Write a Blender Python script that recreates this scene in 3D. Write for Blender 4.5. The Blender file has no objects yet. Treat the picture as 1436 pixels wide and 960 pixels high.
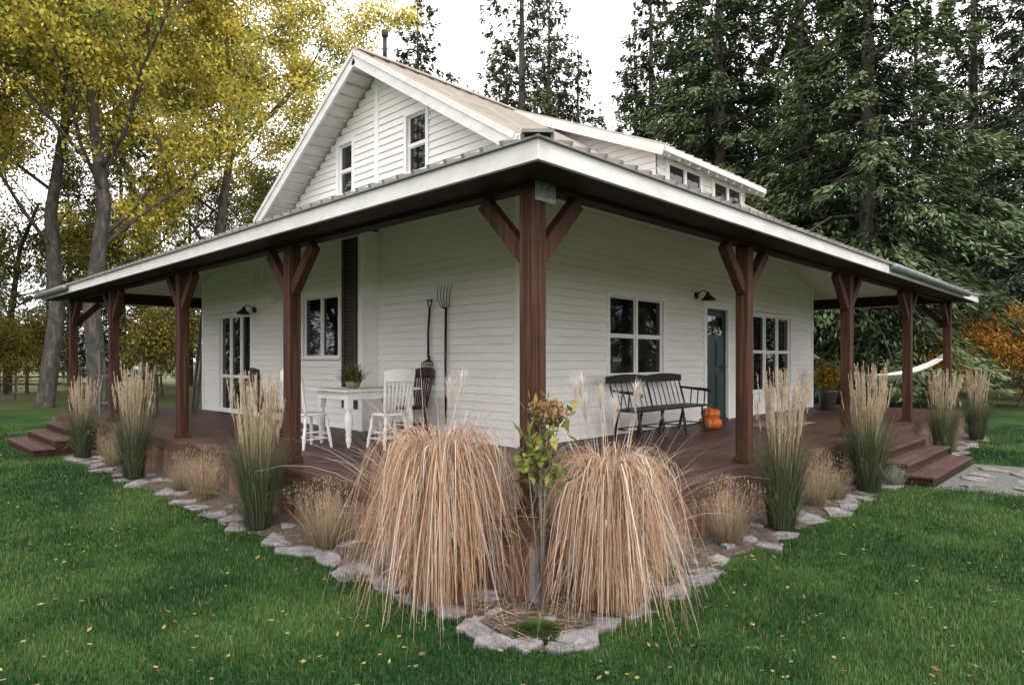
import bpy, math, numpy as np
from mathutils import Vector, Matrix
R = np.random.RandomState(7)
S = bpy.context.scene
H = 1.705; D = 0.55
CAM = np.array([-3.56, -3.25]); FW = np.array([0.717, 0.697]); RT = np.array([0.697, -0.717])
def W(px, d):
    p = CAM + FW*d + RT*((px-718)/921.0*d)
    return float(p[0]), float(p[1])

# ---------------------------------------------------------------- materials
def nodes(m):
    m.use_nodes = True
    nt = m.node_tree; nt.nodes.clear()
    return nt, nt.nodes, nt.links
def mat(name, c1, c2=None, rough=0.7, scale=(5,5,5), detail=6, bump=0.0, bscale=None, metal=0.0, spec=0.5, c3=None, lo=0.3, hi=0.7, dist=0.0):
    m = bpy.data.materials.new(name); nt, N, L = nodes(m)
    out = N.new('ShaderNodeOutputMaterial'); b = N.new('ShaderNodeBsdfPrincipled')
    L.new(b.outputs[0], out.inputs[0])
    b.inputs['Roughness'].default_value = rough; b.inputs['Metallic'].default_value = metal
    b.inputs['Specular IOR Level'].default_value = spec
    tc = N.new('ShaderNodeTexCoord'); mp = N.new('ShaderNodeMapping'); mp.inputs['Scale'].default_value = scale
    L.new(tc.outputs['Object'], mp.inputs[0])
    no = N.new('ShaderNodeTexNoise'); no.inputs['Scale'].default_value = 1.0; no.inputs['Detail'].default_value = detail
    no.inputs['Roughness'].default_value = 0.62; no.inputs['Distortion'].default_value = dist
    L.new(mp.outputs[0], no.inputs[0])
    cr = N.new('ShaderNodeValToRGB'); L.new(no.outputs['Fac'], cr.inputs[0])
    e = cr.color_ramp.elements
    e[0].position = lo; e[0].color = (*c1, 1); e[1].position = hi; e[1].color = (*(c2 or c1), 1)
    if c3:
        x = e.new(0.5); x.color = (*c3, 1)
    L.new(cr.outputs[0], b.inputs['Base Color'])
    if bump:
        bp = N.new('ShaderNodeBump'); bp.inputs['Strength'].default_value = bump; bp.inputs['Distance'].default_value = 0.02
        if bscale:
            n2 = N.new('ShaderNodeTexNoise'); n2.inputs['Scale'].default_value = bscale; n2.inputs['Detail'].default_value = 5
            L.new(tc.outputs['Object'], n2.inputs[0]); L.new(n2.outputs['Fac'], bp.inputs['Height'])
        else:
            L.new(no.outputs['Fac'], bp.inputs['Height'])
        L.new(bp.outputs[0], b.inputs['Normal'])
    return m
def leafmat(name, trans=0.35, rough=0.6, spec=0.25):
    m = bpy.data.materials.new(name); nt, N, L = nodes(m)
    out = N.new('ShaderNodeOutputMaterial'); at = N.new('ShaderNodeAttribute'); at.attribute_name = 'Col'
    d = N.new('ShaderNodeBsdfPrincipled'); d.inputs['Roughness'].default_value = rough; d.inputs['Specular IOR Level'].default_value = spec
    L.new(at.outputs['Color'], d.inputs['Base Color'])
    if trans <= 0:
        L.new(d.outputs[0], out.inputs[0]); return m
    t = N.new('ShaderNodeBsdfTranslucent'); mx = N.new('ShaderNodeMixShader'); mx.inputs[0].default_value = trans
    L.new(at.outputs['Color'], t.inputs['Color'])
    L.new(d.outputs[0], mx.inputs[1]); L.new(t.outputs[0], mx.inputs[2]); L.new(mx.outputs[0], out.inputs[0])
    return m
M = {}
M['white'] = mat('white_painted_siding', (0.76,0.74,0.71), (0.86,0.85,0.825), 0.55, (0.7,0.7,5), bump=0.08, bscale=60)
M['trim'] = mat('white_trim_paint', (0.80,0.79,0.77), (0.87,0.86,0.84), 0.5, (2,2,2), bump=0.05, bscale=40)
M['trimdim'] = mat('white_trim_dimmed_for_daylight', (0.52,0.51,0.49), (0.68,0.67,0.65), 0.5, (3,3,9), bump=0.05, bscale=40)  # trim white darkened in its colour so open daylight does not clip it
M['wz'] = mat('stained_timber_vertical', (0.018,0.007,0.0045), (0.125,0.054,0.034), 0.65, (34,34,1.3), bump=0.5, c3=(0.055,0.023,0.0145), lo=0.28, hi=0.75, dist=0.4, spec=0.2)
M['wx'] = mat('stained_timber_x', (0.015,0.007,0.005), (0.052,0.024,0.016), 0.7, (1.6,28,28), bump=0.3, spec=0.15)
M['wy'] = mat('stained_timber_y', (0.015,0.007,0.005), (0.052,0.024,0.016), 0.7, (28,1.6,28), bump=0.3, spec=0.15)
M['dx'] = mat('deck_stain_x', (0.040,0.018,0.014), (0.120,0.066,0.054), 0.5, (1.2,14,14), bump=0.25, c3=(0.074,0.038,0.031), spec=0.3)
M['dy'] = mat('deck_stain_y', (0.040,0.018,0.014), (0.120,0.066,0.054), 0.5, (14,1.2,14), bump=0.25, c3=(0.074,0.038,0.031), spec=0.3)
M['skirt'] = mat('weathered_skirt_boards', (0.055,0.030,0.022), (0.27,0.17,0.125), 0.8, (14,14,1.0), bump=0.5, c3=(0.145,0.083,0.06), spec=0.2)
M['metal'] = mat('porch_metal_roof', (0.17,0.165,0.15), (0.28,0.27,0.245), 0.4, (3,3,3), metal=0.4)
M['roof'] = mat('tan_metal_roof', (0.30,0.265,0.225), (0.43,0.385,0.33), 0.45, (2,2,2), metal=0.1)
M['gutter'] = mat('grey_green_gutter', (0.12,0.15,0.14), (0.19,0.22,0.21), 0.4, (3,3,3), metal=0.3)
M['ceil'] = mat('cream_ceiling', (0.62,0.58,0.52), (0.72,0.69,0.63), 0.6, (9,9,1), bump=0.1)
M['black'] = mat('black_paint', (0.008,0.008,0.009), (0.02,0.02,0.02), 0.4, (20,20,20), spec=0.3)
M['wpaint'] = mat('white_furniture_paint', (0.74,0.73,0.71), (0.88,0.87,0.85), 0.4, (14,14,14))
M['brownch'] = mat('dark_chair_wood', (0.02,0.010,0.007), (0.065,0.03,0.02), 0.4, (30,30,4))
M['teal'] = mat('teal_door_paint', (0.005,0.026,0.03), (0.009,0.042,0.048), 0.35, (3,3,3))
M['galv'] = mat('galvanised_steel', (0.35,0.36,0.37), (0.6,0.61,0.62), 0.35, (30,30,30), metal=0.8)
M['iron'] = mat('rusty_iron', (0.03,0.025,0.022), (0.08,0.05,0.035), 0.6, (30,30,30), metal=0.3)
M['greywood'] = mat('grey_weathered_wood', (0.07,0.058,0.048), (0.18,0.155,0.13), 0.8, (30,30,3), bump=0.3)
M['mulch'] = mat('bed_soil', (0.03,0.021,0.016), (0.15,0.115,0.085), 0.95, (22,22,22), bump=1.0, c3=(0.065,0.047,0.034))
M['stone'] = mat('flat_stone', (0.075,0.07,0.07), (0.29,0.275,0.275), 0.85, (7,7,7), bump=1.0, c3=(0.18,0.168,0.17), lo=0.25, hi=0.75, spec=0.25)
M['gravel'] = mat('path_gravel', (0.05,0.06,0.045), (0.17,0.17,0.155), 0.9, (22,22,22), bump=0.8)
M['bark'] = mat('bark', (0.03,0.024,0.02), (0.13,0.11,0.09), 0.9, (9,9,2), bump=1.0)
M['barkp'] = mat('grey_bark', (0.025,0.022,0.018), (0.14,0.125,0.108), 0.85, (7,7,2.5), bump=1.0, c3=(0.058,0.05,0.042))
M['pumpkin'] = mat('pumpkin_skin', (0.46,0.10,0.015), (0.62,0.17,0.03), 0.4, (6,6,2))
M['stem'] = mat('dry_stem', (0.16,0.13,0.06), (0.3,0.25,0.14), 0.8, (20,20,20))
M['mat'] = mat('coir', (0.20,0.14,0.09), (0.36,0.28,0.2), 0.95, (50,50,50), bump=0.8)
M['cloth'] = mat('hammock_cotton', (0.42,0.40,0.37), (0.55,0.53,0.5), 0.9, (20,20,20))
M['pot'] = mat('glazed_pot', (0.02,0.02,0.022), (0.05,0.045,0.04), 0.3, (8,8,8))
M['leaf'] = leafmat('leaf_colour', 0.4); M['needle'] = leafmat('needle_colour', 0, 0.7, 0.12); M['dry'] = leafmat('dry_grass_colour', 0.3)
M['grass'] = leafmat('lawn_blade_colour', 0.25, 0.6, 0.18)
m = bpy.data.materials.new('window_glass'); nt, N, L = nodes(m)
o = N.new('ShaderNodeOutputMaterial'); b = N.new('ShaderNodeBsdfPrincipled'); L.new(b.outputs[0], o.inputs[0])
b.inputs['Roughness'].default_value = 0.02; b.inputs['IOR'].default_value = 1.45
tc = N.new('ShaderNodeTexCoord'); n = N.new('ShaderNodeTexNoise'); n.inputs['Scale'].default_value = 1.7; n.inputs['Detail'].default_value = 3
cr = N.new('ShaderNodeValToRGB'); cr.color_ramp.elements[0].color = (0.003,0.004,0.005,1); cr.color_ramp.elements[1].color = (0.03,0.029,0.027,1)
cr.color_ramp.elements[0].position = 0.4; cr.color_ramp.elements[1].position = 0.8
L.new(tc.outputs['Object'], n.inputs[0]); L.new(n.outputs['Fac'], cr.inputs[0]); L.new(cr.outputs[0], b.inputs['Base Color'])
n2 = N.new('ShaderNodeTexNoise'); n2.inputs['Scale'].default_value = 1.2; bp = N.new('ShaderNodeBump'); bp.inputs['Strength'].default_value = 0.06
L.new(tc.outputs['Object'], n2.inputs[0]); L.new(n2.outputs['Fac'], bp.inputs['Height']); L.new(bp.outputs[0], b.inputs['Normal'])
M['glass'] = m
m = bpy.data.materials.new('lawn_ground'); nt, N, L = nodes(m)
o = N.new('ShaderNodeOutputMaterial'); b = N.new('ShaderNodeBsdfPrincipled'); L.new(b.outputs[0], o.inputs[0]); b.inputs['Roughness'].default_value = 0.9
b.inputs['Specular IOR Level'].default_value = 0.1
tc = N.new('ShaderNodeTexCoord')
def noise(s, d=6):
    n = N.new('ShaderNodeTexNoise'); n.inputs['Scale'].default_value = s; n.inputs['Detail'].default_value = d; L.new(tc.outputs['Object'], n.inputs[0]); return n
def ramp(src, a, ca, b_, cb):
    c = N.new('ShaderNodeValToRGB'); L.new(src, c.inputs[0]); e = c.color_ramp.elements
    e[0].position = a; e[0].color = (*ca, 1); e[1].position = b_; e[1].color = (*cb, 1); return c
a1 = ramp(noise(0.7).outputs['Fac'], 0.38, (0.012,0.040,0.010), 0.64, (0.042,0.092,0.021))
a2 = ramp(noise(60, 8).outputs['Fac'], 0.3, (0.4,0.4,0.4), 0.7, (1.4,1.4,1.4))
mm = N.new('ShaderNodeMix'); mm.data_type = 'RGBA'; mm.blend_type = 'MULTIPLY'; mm.inputs[0].default_value = 1
L.new(a1.outputs[0], mm.inputs[6]); L.new(a2.outputs[0], mm.inputs[7])
far = ramp(noise(0.25).outputs['Fac'], 0.35, (0.07,0.09,0.03), 0.7, (0.17,0.165,0.07))
ln = N.new('ShaderNodeVectorMath'); ln.operation = 'LENGTH'; L.new(tc.outputs['Object'], ln.inputs[0])
mr = N.new('ShaderNodeMapRange'); mr.inputs[1].default_value = 20; mr.inputs[2].default_value = 32; L.new(ln.outputs['Value'], mr.inputs[0])
m2 = N.new('ShaderNodeMix'); m2.data_type = 'RGBA'; L.new(mr.outputs[0], m2.inputs[0]); L.new(mm.outputs[2], m2.inputs[6]); L.new(far.outputs[0], m2.inputs[7])
L.new(m2.outputs[2], b.inputs['Base Color'])
bp = N.new('ShaderNodeBump'); bp.inputs['Strength'].default_value = 0.8; bp.inputs['Distance'].default_value = 0.03
L.new(noise(45, 8).outputs['Fac'], bp.inputs['Height']); L.new(bp.outputs[0], b.inputs['Normal'])
M['ground'] = m

# ---------------------------------------------------------------- mesh helpers
def empty(name, loc=(0,0,0)):
    o = bpy.data.objects.new(name, None); o.location = loc; S.collection.objects.link(o); return o
class MB:
    def __init__(s): s.v = []; s.f = []; s.m = []; s.keys = []; s.sm = []
    def mi(s, k):
        if k not in s.keys: s.keys.append(k)
        return s.keys.index(k)
    def add(s, vs, fs, k, smooth=False):
        o = len(s.v); s.v += [tuple(map(float, v)) for v in vs]; i = s.mi(k)
        for f in fs: s.f.append([o+a for a in f]); s.m.append(i); s.sm.append(smooth)
    def box(s, x0, x1, y0, y1, z0, z1, k):
        x0, x1 = min(x0,x1), max(x0,x1); y0, y1 = min(y0,y1), max(y0,y1); z0, z1 = min(z0,z1), max(z0,z1)
        v = [(x0,y0,z0),(x1,y0,z0),(x1,y1,z0),(x0,y1,z0),(x0,y0,z1),(x1,y0,z1),(x1,y1,z1),(x0,y1,z1)]
        s.add(v, [(0,3,2,1),(4,5,6,7),(0,1,5,4),(1,2,6,5),(2,3,7,6),(3,0,4,7)], k)
    def beam(s, p, q, w, h, k, up=(0,0,1)):
        p = Vector(p); q = Vector(q); d = (q-p).normalized(); u = Vector(up)
        a = d.cross(u).normalized(); b_ = a.cross(d).normalized()
        vs = []
        for e in (p, q):
            for sx, sy in ((-1,-1),(1,-1),(1,1),(-1,1)): vs.append(e + a*sx*w/2 + b_*sy*h/2)
        s.add(vs, [(3,2,1,0),(4,5,6,7),(0,1,5,4),(1,2,6,5),(2,3,7,6),(3,0,4,7)], k)
    def slab(s, pts, t, k, kb=None):
        n = len(pts); low = [(p[0],p[1],p[2]-t) for p in pts]
        s.add(pts, [tuple(range(n))], k)
        s.add(low, [tuple(range(n))[::-1]], kb or k)
        s.add(list(pts)+low, [(i, n+i, n+(i+1)%n, (i+1)%n) for i in range(n)], kb or k)
    def tube(s, path, rad, k, n=8):
        P = [Vector(p) for p in path]; vs = []; fs = []
        if not hasattr(rad, '__len__'): rad = [rad]*len(P)
        t0 = (P[-1]-P[0]).normalized(); ref = Vector((0,0,1)) if abs(t0.z) < 0.9 else Vector((1,0,0))
        for i, p in enumerate(P):
            d = (P[min(i+1,len(P)-1)] - P[max(i-1,0)])
            if d.length < 1e-9: d = t0
            d.normalize(); a = d.cross(ref)
            if a.length < 1e-4: a = d.cross(Vector((0,1,0)))
            a.normalize(); b_ = d.cross(a)
            for j in range(n):
                c = 2*math.pi*j/n; vs.append(p + (a*math.cos(c) + b_*math.sin(c))*rad[i])
        for i in range(len(P)-1):
            for j in range(n):
                fs.append((i*n+j, i*n+(j+1)%n, (i+1)*n+(j+1)%n, (i+1)*n+j))
        fs.append(tuple(range(n))[::-1]); fs.append(tuple((len(P)-1)*n+j for j in range(n)))
        s.add(vs, fs, k, True)
    def obj(s, name, parent=None, loc=None, rz=0, bevel=0):
        me = bpy.data.meshes.new(name); me.from_pydata(s.v, [], s.f)
        for k in s.keys: me.materials.append(M[k])
        me.polygons.foreach_set('material_index', s.m); me.polygons.foreach_set('use_smooth', s.sm); me.update()
        o = bpy.data.objects.new(name, me); S.collection.objects.link(o)
        if parent: o.parent = parent
        if loc: o.location = loc
        o.rotation_euler[2] = rz
        if bevel:
            b_ = o.modifiers.new('bevel', 'BEVEL'); b_.width = bevel; b_.segments = 1; b_.limit_method = 'ANGLE'
        return o
def npmesh(name, V, F, C, keys, MI=None, link=True, smooth=False):
    me = bpy.data.meshes.new(name); k = F.shape[1]
    me.vertices.add(len(V)); me.vertices.foreach_set('co', V.astype(np.float32).ravel())
    me.loops.add(F.size); me.loops.foreach_set('vertex_index', F.astype(np.int32).ravel())
    me.polygons.add(len(F)); me.polygons.foreach_set('loop_start', np.arange(0, F.size, k, dtype=np.int32))
    if MI is not None: me.polygons.foreach_set('material_index', MI.astype(np.int32))
    me.update(calc_edges=True)
    ca = me.color_attributes.new('Col', 'FLOAT_COLOR', 'POINT')
    C4 = np.ones((len(V), 4), np.float32); C4[:, :3] = C; ca.data.foreach_set('color', C4.ravel())
    for q in keys: me.materials.append(M[q])
    if not link: return me
    o = bpy.data.objects.new(name, me); S.collection.objects.link(o); return o
def inst(name, me, loc, rz=0, sc=1.0, parent=None, scz=None):
    o = bpy.data.objects.new(name, me); S.collection.objects.link(o); o.location = loc; o.rotation_euler[2] = rz
    o.scale = (sc, sc, scz or sc)
    if parent: o.parent = parent
    return o
class NP:
    def __init__(s): s.V = []; s.F = []; s.C = []; s.M = []; s.n = 0
    def add(s, V, F, C, mi=0):
        s.V.append(V); s.F.append(F + s.n); s.C.append(C); s.M.append(np.full(len(F), mi)); s.n += len(V)
    def rhomb(s, P, Dr, Sd, ln, wd, C, mi=0):
        n = len(P); Vv = np.empty((n,4,3)); l = ln[:,None]; w = wd[:,None]
        Vv[:,0] = P; Vv[:,1] = P + Dr*l*0.45 + Sd*w*0.5; Vv[:,2] = P + Dr*l; Vv[:,3] = P + Dr*l*0.45 - Sd*w*0.5
        F = np.arange(n*4).reshape(n,4); s.add(Vv.reshape(-1,3), F, np.repeat(C, 4, axis=0), mi)
    def blades(s, base, az, L, lean, curl, wid, C0, C1, seg=6, mi=0, pw=1.5, tw=0.5, angf=None, zmin=0.02):
        n = len(L); t = np.linspace(0, 1, seg+1)
        ang = lean[:,None] + curl[:,None]*t[None]**pw if angf is None else angf(t)
        ds = (L/seg)[:,None]; am = (ang[:,1:]+ang[:,:-1])/2
        r = np.concatenate([np.zeros((n,1)), np.cumsum(np.sin(am)*ds, 1)], 1); z = np.concatenate([np.zeros((n,1)), np.cumsum(np.cos(am)*ds, 1)], 1)
        P = np.stack([base[:,0:1]+r*np.cos(az)[:,None], base[:,1:2]+r*np.sin(az)[:,None], base[:,2:3]+z], 2)
        P[:,:,2] = np.maximum(P[:,:,2], zmin)
        sa = az + math.pi/2 + R.uniform(-tw, tw, n); sd = np.stack([np.cos(sa), np.sin(sa), R.uniform(-.3,.3,n)], 1)
        wt = wid[:,None]*np.clip(1.15 - t[None]**1.6, 0.06, 1)*0.5
        A = P + sd[:,None]*wt[...,None]; B = P - sd[:,None]*wt[...,None]
        V = np.stack([A, B], 2).reshape(n, (seg+1)*2, 3)
        f = np.array([[2*i, 2*i+1, 2*i+3, 2*i+2] for i in range(seg)])
        F = (f[None] + (np.arange(n)*(seg+1)*2)[:,None,None]).reshape(-1,4)
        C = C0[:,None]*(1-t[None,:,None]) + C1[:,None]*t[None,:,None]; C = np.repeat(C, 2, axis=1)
        s.add(V.reshape(-1,3), F, C.reshape(-1,3), mi)
    def get(s): return np.concatenate(s.V), np.concatenate(s.F), np.concatenate(s.C), np.concatenate(s.M)
def unit(a): return a/np.maximum(np.linalg.norm(a, axis=-1, keepdims=True), 1e-9)
def cmix(pal, n, jit=0.15):
    pal = np.array(pal); c = pal[R.randint(0, len(pal), n)]; return c*R.uniform(1-jit, 1+jit, (n,1))

# ================================================================ HOUSE
house = empty('farmhouse')
def fb(mb, ax, c, u0, u1, w0, w1, z0, z1, k):
    if ax == 'x': mb.box(c+w0, c+w1, u0, u1, z0, z1, k)
    else: mb.box(u0, u1, c+w0, c+w1, z0, z1, k)
def siding(mb, ax, c, fu, z0, z1, ops, ex=0.112):
    z = z0
    while z < z1 - 0.01:
        zt = min(z+ex, z1); zm = (z+zt)/2
        a, b_ = fu(zm)
        if b_ - a > 0.02:
            iv = [(a, b_)]
            for (o0, o1, oz0, oz1) in ops:
                if oz0 < zm < oz1:
                    nv = []
                    for p, q in iv:
                        if o1 <= p or o0 >= q: nv.append((p,q)); continue
                        if o0 > p: nv.append((p, o0))
                        if o1 < q: nv.append((o1, q))
                    iv = nv
            for p, q in iv:
                def P(u, w, zz): return (c+w, u, zz) if ax == 'x' else (u, c+w, zz)
                j = R.uniform(-.0012,.0012)
                vs = [P(p,-0.030,z+.007), P(q,-0.030,z+.007), P(q,-0.006+j,zt+.002), P(p,-0.006+j,zt+.002), P(q,0.008,z+.004), P(p,0.008,z+.004), P(q,0.012,zt+.010), P(p,0.012,zt+.010), P(p,-0.030,z+.011), P(q,-0.030,z+.011)]
                mb.add(vs, [(0,1,9,8), (8,9,2,3), (0,5,4,1), (3,2,6,7)], 'white')
        z = zt + 0.0
def window(mb, gl, ax, c, u0, u1, z0, z1, cols=2, rows=(0.5,), t=0.085, s=0.034):
    fb(mb, ax, c, u0, u1, -0.045, 0.01, z1-t, z1, 'trim'); fb(mb, ax, c, u0-0.02, u1+0.02, -0.07, 0.01, z0, z0+0.05, 'trim')
    fb(mb, ax, c, u0, u0+t, -0.042, 0.01, z0+0.05, z1-t, 'trim'); fb(mb, ax, c, u1-t, u1, -0.042, 0.01, z0+0.05, z1-t, 'trim')
    a, b_, e, f = u0+t, u1-t, z0+0.05, z1-t
    fb(mb, ax, c, a-0.01, a+0.012, 0.01, 0.07, e, f, 'trim'); fb(mb, ax, c, b_-0.012, b_+0.01, 0.01, 0.07, e, f, 'trim')
    fb(mb, ax, c, a, b_, 0.01, 0.07, f-0.012, f+0.01, 'trim'); fb(mb, ax, c, a, b_, 0.01, 0.07, e-0.01, e+0.012, 'trim')
    for i in range(1, cols):
        u = a + (b_-a)*i/cols; fb(mb, ax, c, u-s*0.9, u+s*0.9, -0.012, 0.05, e+0.012, f-0.012, 'trim')
    for r in rows:
        z = e + (f-e)*r
        for i in range(cols):
            ua = a + (b_-a)*i/cols + s*0.9*(i>0); ub = a + (b_-a)*(i+1)/cols - s*0.9*(i<cols-1)
            fb(mb, ax, c, ua, ub, -0.004, 0.048, z-s*0.7, z+s*0.7, 'trim')
    edges = [a + (b_-a)*i/cols for i in range(cols+1)]; zs = [e] + [e+(f-e)*r for r in rows] + [f]
    for i in range(cols):
        for j in range(len(zs)-1):
            ua, ub, za, zb = edges[i]+s*.9, edges[i+1]-s*.9, zs[j]+s*.7, zs[j+1]-s*.7
            if i == 0: ua = edges[0]+0.012
            if i == cols-1: ub = edges[-1]-0.012
            if j == 0: za = zs[0]+.012
            if j == len(zs)-2: zb = zs[-1]-.012
            q = 0.014
            fb(mb, ax, c, ua, ua+q, 0.012, 0.046, za, zb, 'trim'); fb(mb, ax, c, ub-q, ub, 0.012, 0.046, za, zb, 'trim')
            fb(mb, ax, c, ua+q, ub-q, 0.012, 0.046, za, za+q, 'trim'); fb(mb, ax, c, ua+q, ub-q, 0.012, 0.046, zb-q, zb, 'trim')
            fb(gl, ax, c, ua+q-.004, ub-q+.004, 0.034, 0.04, za+q-.004, zb-q+.004, 'glass')
    return (u0+0.03, u1-0.03, z0+0.02, z1-0.03)

RY, RZ, SL = 5.67, H+4.82, 0.614
walls = MB(); trim = MB(); gl = MB()
opsx = [window(trim, gl, 'x', 2.6, 4.44, 5.05, H+2.80, H+3.80, 1, (0.48,), t=.07),
        window(trim, gl, 'x', 2.6, 6.45, 7.03, H+2.80, H+3.78, 1, (0.48,), t=.07)]
def gab(z):
    hw = (RZ-0.14 - z)/SL; return max(2.6, RY-hw), min(8.74, RY+hw)
siding(walls, 'x', 2.6, lambda z: (max(2.6, gab(z)[0]), min(5.78, gab(z)[1])), D, RZ-0.15, opsx)
siding(walls, 'x', 2.6, lambda z: (max(5.78, gab(z)[0]), gab(z)[1]), H+2.1, RZ-0.15, opsx)
ops2 = [window(trim, gl, 'x', 2.3, 6.40, 7.70, D+1.14, D+2.28, 2, (), t=.055, s=.02),
        window(trim, gl, 'x', 2.3, 9.72, 11.4, D+0.02, D+2.12, 3, (0.36,), t=.07, s=.024)]
siding(walls, 'x', 2.3, lambda z: (5.80, 12.3), D, H+2.12, ops2)
walls.box(2.285, 2.6, 5.755, 5.80, D, H+2.05, 'white'); trim.box(2.26, 2.30, 5.74, 5.85, D, H+2.05, 'trim')
opsy = [window(trim, gl, 'y', 2.6, 4.46, 6.12, D+0.86, D+2.18, 2, (0.5,), t=.07, s=.028),
        window(trim, gl, 'y', 2.6, 9.40, 11.50, D+0.44, D+2.12, 3, (0.52,), t=.07, s=.026),
        (7.46, 8.44, D, D+2.15)]
siding(walls, 'y', 2.6, lambda z: (2.6, 12.8), D, H+2.2, opsy)
trim.box(2.56, 2.60, 2.56, 2.66, D, H+2.6, 'trim'); trim.box(2.6, 2.66, 2.56, 2.60, D, H+2.6, 'trim')
trim.box(12.72, 12.82, 2.565, 2.62, D, H+2.1, 'trim'); trim.box(2.265, 2.31, 12.2, 12.32, D, H+2.0, 'trim')
trim.box(2.565, 2.60, 5.74, 5.85, H+2.2, RZ-0.22, 'trim')
walls.box(2.68, 12.8, 2.68, 12.3, D, H+2.1, 'white'); walls.box(2.38, 2.70, 5.88, 12.29, D, H+2.0, 'white')
pr = [(2.68, H+2.0), (8.7, H+2.0), (8.7, RZ-0.16-SL*(8.7-RY)), (RY, RZ-0.16), (2.68, RZ-0.16-SL*(RY-2.68))]
vs = [(2.68, y, z) for y, z in pr] + [(12.7, y, z) for y, z in pr]
walls.add(vs, [(0,1,2,3,4), (9,8,7,6,5)] + [(i, (i+1)%5, 5+(i+1)%5, 5+i) for i in range(5)], 'white')
d = MB()
fb(trim, 'y', 2.6, 7.43, 7.53, -0.045, 0.02, D, D+2.08, 'trim'); fb(trim, 'y', 2.6, 8.37, 8.47, -0.045, 0.02, D, D+2.08, 'trim')
fb(trim, 'y', 2.6, 7.40, 8.50, -0.05, 0.02, D+2.08, D+2.2, 'trim')
fb(d, 'y', 2.6, 7.53, 8.37, 0.03, 0.07, D+0.03, D+2.08, 'teal'); fb(d, 'y', 2.6, 7.53, 8.37, -0.04, 0.07, D, D+0.03, 'dx')
for (a, b_) in ((7.60, 7.92), (7.98, 8.30)):
    for (e, f) in ((0.2, 0.9), (1.0, 1.5)):
        fb(d, 'y', 2.6, a, b_, 0.018, 0.03, D+e, D+f, 'teal'); fb(d, 'y', 2.6, a+.05, b_-.05, 0.010, 0.018, D+e+.05, D+f-.05, 'teal')
for i in range(3):
    fb(d, 'y', 2.6, 7.62+i*0.235, 7.62+i*0.235+0.2, 0.02, 0.029, D+1.6, D+1.95, 'glass')
d.tube([(8.28,2.63,D+1.0),(8.28,2.56,D+1.0),(8.28,2.54,D+1.0)], [0.012,0.03,0.02], 'galv')
d.obj('front_door', house)
walls.obj('walls', house); trim.obj('window_and_corner_trim', house, bevel=0.003); gl.obj('window_glass', house)

rf = MB(); XA, XB = 2.1, 13.1; YE0, YE1 = 2.2, 9.14
ze = RZ - SL*(RY-YE0)
rf.slab([(XA,YE0,ze),(XB,YE0,ze),(XB,RY,RZ),(XA,RY,RZ)], 0.06, 'roof', 'trimdim')
rf.slab([(XA,RY,RZ),(XB,RY,RZ),(XB,YE1,ze),(XA,YE1,ze)], 0.06, 'roof', 'trimdim')
x = XA+0.02
while x < XB:
    for ye in (YE0, YE1):
        rf.beam((x, ye, ze+0.012), (x, RY, RZ+0.012), 0.03, 0.03, 'roof')
    x += 0.3
rf.beam((XA, RY, RZ+0.025), (XB, RY, RZ+0.025), 0.16, 0.03, 'roof')
rk = MB()
for ye in (YE0-0.02, YE1+0.02):
    rk.beam((XA-0.02, ye, ze-0.125), (XA-0.02, RY, RZ-0.125+0.0), 0.04, 0.21, 'trimdim')
    rk.beam((XA-0.045, ye, ze-0.04), (XA-0.045, RY, RZ-0.04), 0.03, 0.07, 'trimdim')
    sg = 1 if ye < RY else -1
    yy = ye + 0.25*sg
    while abs(yy-RY) > 0.12:
        z = RZ - SL*abs(yy-RY); rk.beam((XA+0.02, yy, z-0.085), (2.58, yy, z-0.085), 0.02, 0.035, 'trimdim')
        yy += 0.20*sg
rk.box(XA, XB, YE0-0.03, YE0-0.0, ze-0.17, ze-0.02, 'trimdim'); rk.box(XA, XB, YE1, YE1+0.03, ze-0.17, ze-0.02, 'trimdim')
DZ = H+3.40; ds = (RZ+0.03-DZ)/(RY-2.3)
rf.slab([(5.6,2.3,DZ),(9.4,2.3,DZ),(9.4,RY,RZ+0.03),(5.6,RY,RZ+0.03)], 0.05, 'roof', 'trimdim')
x = 5.62
while x < 9.4:
    rf.beam((x, 2.28, DZ+0.012), (x, RY, RZ+0.042), 0.03, 0.03, 'roof'); x += 0.3
rk.beam((5.585, 2.29, DZ-0.09), (5.585, RY, RZ-0.06), 0.03, 0.15, 'trimdim'); rk.beam((9.415, 2.29, DZ-0.09), (9.415, RY, RZ-0.06), 0.03, 0.15, 'trimdim')
rk.box(5.6, 9.4, 2.262, 2.29, DZ-0.10, DZ-0.01, 'trimdim')
x = 5.8
while x < 9.4:
    rk.beam((x, 2.30, DZ-0.10), (x, 2.7, DZ-0.10+0.4*ds), 0.045, 0.10, 'trimdim'); x += 0.33
dm = MB(); pr = [(2.62, H+2.5), (2.62, DZ+0.32*ds-0.06), (RY-0.05, RZ-0.06), (RY-0.05, H+2.5)]
vs = [(5.87, y, z) for y, z in pr] + [(9.13, y, z) for y, z in pr]
dm.add(vs, [(0,1,2,3), (7,6,5,4)] + [(i, (i+1)%4, 4+(i+1)%4, 4+i) for i in range(4)], 'white')
dg = MB()
siding(dm, 'y', 2.6, lambda z: (5.87, 9.13), H+2.6, DZ+0.07, [])
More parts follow.
